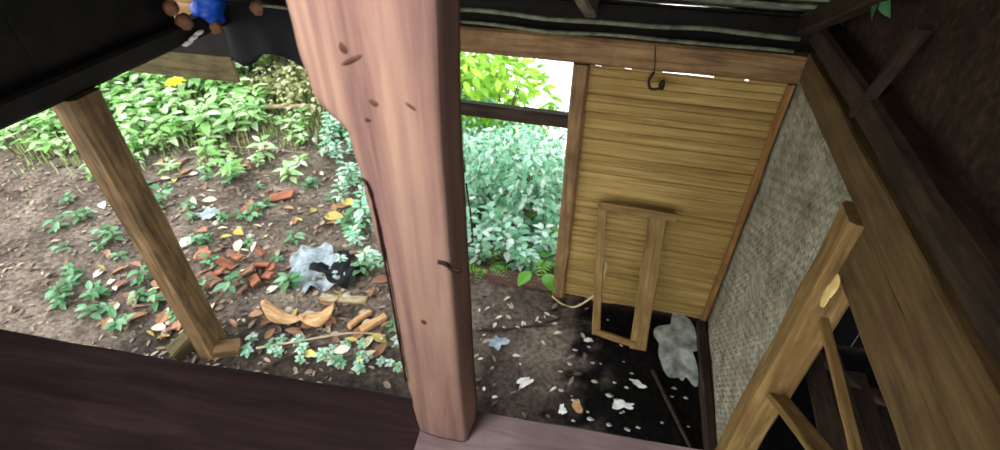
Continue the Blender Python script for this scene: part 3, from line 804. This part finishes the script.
sheet('plastic_scrap', G(210, 218)+Vector((0, 0, .03)), .17, .15, (.1, 0, .2), M['greytile'], 'small pale blue grey scrap higher on the dirt slope', 'scrap', amp=.03, seed=5)
sheet('cement_sheet', G(676, 348)+Vector((.02, 0, .01)), .30, .62, (0, 0, .1), M['cement'], 'wet grey sheet on the black soil at the far right corner', 'sheet', amp=.015, seed=3)
for (px, py, L, W, r, lab) in ((524, 385, .10, .06, .9, 'white paper scrap on the brown dirt in front of the post'), (622, 408, .13, .06, .2, 'larger white scrap on the black soil'), (637, 386, .10, .05, -.2, 'white scrap behind the larger one on the black soil'), (577, 408, .06, .09, .3, 'tan leaf shaped scrap on the black soil near the dirt edge'), (588, 343, .06, .04, .4, 'small white scrap left of the leaning frame foot'), (498, 344, .14, .12, .5, 'pale green torn plastic scrap on the dirt inside the doorway'), (562, 412, .05, .07, .1, 'cream scrap at the edge of the black soil')):
    sheet('scrap_or_daylight', G(px, py)+Vector((0, 0, .012)), L, W, (0, 0, r), M['white'] if 'tan' not in lab and 'green' not in lab else (M['sheath'] if 'tan' in lab else M['greytile']), lab, 'scrap', amp=.02, n=8, seed=px*.1)
# dry curled palm sheaths
def sheath(p, L, W, rot, label):
    mb = MB(); n = 16; m_ = 8; vs = []; fs = []
    for i in range(n+1):
        t = i/n; w = W*math.sin(PI*min(1, .08+t*.9))**.7
        for j in range(m_+1):
            a = (j/m_-.5)*2.4
            vs.append((L*(t-.5), math.sin(a)*w*.5, (1-math.cos(a))*w*.5+.05*math.sin(t*PI)+noise.noise((t*5, j*.4, p[0]))*.012))
    for i in range(n):
        for j in range(m_): a = i*(m_+1)+j; fs.append((a, a+1, a+m_+2, a+m_+1))
    mb.add(vs, fs); o = mb.obj('palm_sheath', M['sheath'], loc=p, smooth=True); o.rotation_euler = rot
    s = o.modifiers.new('thick', 'SOLIDIFY'); s.thickness = .008
    return tag(o, label, 'palm sheath')
sheath(G(288, 318)+Vector((0, 0, .12)), .40, .18, (2.7, .12, -.1), 'pale brown curled dry palm sheath, left of the pair below the plastic sheet')
sheath(G(320, 320)+Vector((0, 0, .13)), .30, .20, (2.9, -.25, .5), 'pale brown curled dry palm sheath, right of the pair below the plastic sheet')
g = G(345, 301); block('old_board', g+Vector((0, 0, .03)), (.40, .07, .03), (0, -.05, .15), M['bark'], 'grey weathered board lying below the plastic sheet', 'board')
g = G(374, 326); block('old_board', g+Vector((0, 0, .03)), (.22, .06, .04), (0, 0, 1.0), M['sheath'], 'short tan board near the pale post foot, right of two', 'board')
g = G(360, 322); block('old_board', g+Vector((0, 0, .03)), (.20, .05, .04), (0, 0, 1.1), M['sheath'], 'short tan board near the pale post foot, left of two', 'board')
# stones
for i, p in enumerate(region(26, 100, 400, 190, 350, lambda x, y: y < 330+.12*(x-100))):
    mb = MB(); s = random.uniform(.02, .045); add_blob(mb, (0, 0, 0), s, s*.8, s*.55, n=8, m_=6, seed=i, rough=.25)
    tag(mb.obj('stone', M['stone'], loc=p+Vector((0, 0, s*.3)), smooth=True), 'small pale stone on the dirt slope', 'stone', 'stones on the dirt slope')
# fallen leaves, one by one
def leafmesh(L, W, mat, seed):
    mb = MB(); add_leaf(mb, (-L/2, 0, 0), (1, 0, .05), (0, 0, 1), L, W, fold=.35, droop=.12); return mb.mesh('leaf', mat)
for name, mat, n, lab, grp, rr in (
        ('fallen_leaf', 'dry_brown', 90, 'dry brown fallen leaf on the dirt slope', 'brown leaves on the slope', (.10, .19)),
        ('fallen_leaf', 'dry_pale', 80, 'pale bleached fallen leaf on the dirt slope', 'pale leaves on the slope', (.07, .15)),
        ('fallen_leaf', 'dry_yellow', 24, 'yellow fallen leaf on the dirt slope', 'yellow leaves on the slope', (.07, .14))):
    ms = [leafmesh(1.0, w, M[mat], 0) for w in (.4, .5, .62)]
    for p in region(n, 98, 420, 135, 385, lambda x, y: y < 330+.16*(x-100)):
        o = link(name, random.choice(ms), loc=p+Vector((0, 0, .022))); s = random.uniform(*rr); o.scale = (s, s, s)
        o.rotation_euler = (random.uniform(-.5, .5), random.uniform(-.4, .4), random.uniform(0, 6.28)); tag(o, lab, 'leaf', grp)
ms = [leafmesh(1.0, w, M['dry_yellow'], 0) for w in (.5, .6)]
for (px, py, s, lab) in ((240, 236, .17, 'larger yellow leaf above the clay heap'), (335, 220, .24, 'largest yellow leaf near the post edge'), (350, 206, .2, 'yellow leaf behind the largest one near the post'), (153, 127, .22, 'yellow leaf among weeds at upper left')):
    o = link('fallen_leaf', ms[0], loc=G(px, py)+Vector((0, 0, .04))); o.scale = (s,)*3; o.rotation_euler = (.3, -.2, random.uniform(-.4, .4)); tag(o, lab, 'leaf')
ms = [leafmesh(1.0, w, M['dry_pale'], 0) for w in (.4, .55)]
for p in [G(random.uniform(478, 560), random.uniform(300, 400)) for _ in range(26)]:
    o = link('fallen_leaf', random.choice(ms), loc=p+Vector((0, 0, .015))); s = random.uniform(.03, .07); o.scale = (s,)*3
    o.rotation_euler = (random.uniform(-.4, .4), random.uniform(-.4, .4), random.uniform(0, 6.28)); tag(o, 'small pale leaf on the dirt inside the doorway', 'leaf', 'leaves on the dirt inside the doorway')
for i in range(34):
    px, py = random.uniform(560, 690), random.uniform(320, 440)
    p = onZ(px, py, GZ); p.z = terrain(p.x, p.y)
    if p.y < 1.7 or p.x > .8: continue
    mb = MB(); q = random.uniform(.004, .014); add_blob(mb, (0, 0, 0), q*1.8, q, q*.4, n=7, m_=5, seed=i, rough=.45)
    tag(mb.obj('plaster_crumb', M['stone'] if i % 2 else M['cement'], loc=p+Vector((0, 0, .004)), smooth=True), 'tiny pale crumb scattered on the black soil', 'crumb', 'pale crumbs on the black soil')
mb = MB(); k = 0
while k < 4200:
    px, py = random.uniform(20, 330), random.uniform(78, 200)
    if py > 150-.08*px+random.gauss(0, 18): continue
    p = G(px, py); k += 1
    if p is None or p.length > 14: continue
    a = random.uniform(0, 6.28); L = random.uniform(.06, .17)
    add_leaf(mb, p-Vector((0, 0, .01)), (math.cos(a)*.6, math.sin(a)*.6, random.uniform(.5, 1.2)), (math.cos(a), math.sin(a), .2), L, .02, fold=.1, droop=.5)
tag(mb.obj('hillside_grass', M['leaf_grass']), 'pale green grass on the upper left hillside', 'grass', kind='stuff')
# fine litter nobody could count
mb = MB(); k = 0
while k < 5200:
    x = random.uniform(-6.5, .0); y = random.uniform(1.4, 5.4)
    if x > -1.6 and y < 3.3 and random.random() < .72: continue
    if abs(y-FARY) < .06 and x > -1.5: continue
    a = random.uniform(0, 6.28); L = random.uniform(.02, .085)
    add_leaf(mb, (x, y, terrain(x, y)+random.uniform(.004, .022)), (math.cos(a), math.sin(a), random.uniform(-.2, .35)), (random.uniform(-.4, .4), random.uniform(-.4, .4), 1), L, L*random.uniform(.25, .6), droop=.1); k += 1
tag(mb.obj('leaf_litter', M['litter']), 'fine brown and grey leaf litter covering the dirt slope', 'leaf litter', kind='stuff')

# wall added behind the viewer, shuts sky light out of the loft
mb = MB()
for i in range(26):
    x = -3.2+i*.19; dy = random.uniform(-.006, .006)
    mb.add([(x, -.6+dy, -1.2), (x+.186, -.6+dy, -1.2), (x+.186, -.6+dy, .78), (x, -.6+dy, .78), (x, -.62+dy, -1.2), (x+.186, -.62+dy, -1.2), (x+.186, -.62+dy, .78), (x, -.62+dy, .78)], [(0, 1, 2, 3), (7, 6, 5, 4), (0, 4, 5, 1), (1, 5, 6, 2), (2, 6, 7, 3), (3, 7, 4, 0)])
structure(mb.obj('wall_back_added', M['dkwood']), 'dark board wall added behind the viewer to block sky light', 'wall')
mb = MB()
for i in range(5): add_board(mb, 4.6, .165, .04, n=30, seed=i+40, x0=-3.0, yo=.17-.17*i-.02, zo=-1.14)
structure(mb.obj('floor', M['plank']), 'dark plank loft floor', 'floor')

# ------------------------------------------------------------------ light
w = bpy.data.worlds.new('overcast'); SC.world = w; w.use_nodes = True
nt = w.node_tree; bg = nt.nodes['Background']
tc = node(nt, 'ShaderNodeTexCoord'); sx = node(nt, 'ShaderNodeSeparateXYZ')
nt.links.new(tc.outputs['Generated'], sx.inputs[0])
mp = node(nt, 'ShaderNodeMapRange'); mp.inputs['From Min'].default_value = -1
nt.links.new(sx.outputs['Z'], mp.inputs['Value'])
r = ramp(nt, [(0.0, (.80, .86, .82, 1)), (.42, (1, 1, 1, 1)), (1.0, (.86, .94, 1.0, 1))])
nt.links.new(mp.outputs['Result'], r.inputs['Fac']); nt.links.new(r.outputs['Color'], bg.inputs['Color'])
bg.inputs['Strength'].default_value = 3.3
def area(name, loc, target, size, power, col):
    d = bpy.data.lights.new(name, 'AREA'); d.energy = power; d.size = size; d.color = col
    o = bpy.data.objects.new(name, d); COL.objects.link(o); o.location = loc
    o.rotation_euler = (Vector(target)-Vector(loc)).to_track_quat('-Z', 'Y').to_euler(); return o
sun = bpy.data.lights.new('sun', 'SUN'); sun.energy = 3.5; sun.angle = math.radians(25); sun.color = (1, .96, .88)
so = bpy.data.objects.new('sun', sun); COL.objects.link(so); so.rotation_euler = (math.radians(28), math.radians(-32), 0)
area('unseen_light_behind', (-.62, -.32, .38), (-.3, .55, -.1), .4, 24.0, (1, .93, .87))  # unseen area lamp behind the viewer, brightens the post front
area('loft_fill_light', (.75, -.35, .3), (-.2, .54, -.15), .4, 2.2, (1, .93, .92))  # weak fill lamp added to lift the right side of the post
area('side_fill_light', (-2.3, .9, -1.3), (.7, 2.6, -2.1), .8, 2.0, (1, .92, .74))  # added warm fill lamp, brightens the bamboo and woven walls
SC.view_settings.view_transform = 'Standard'
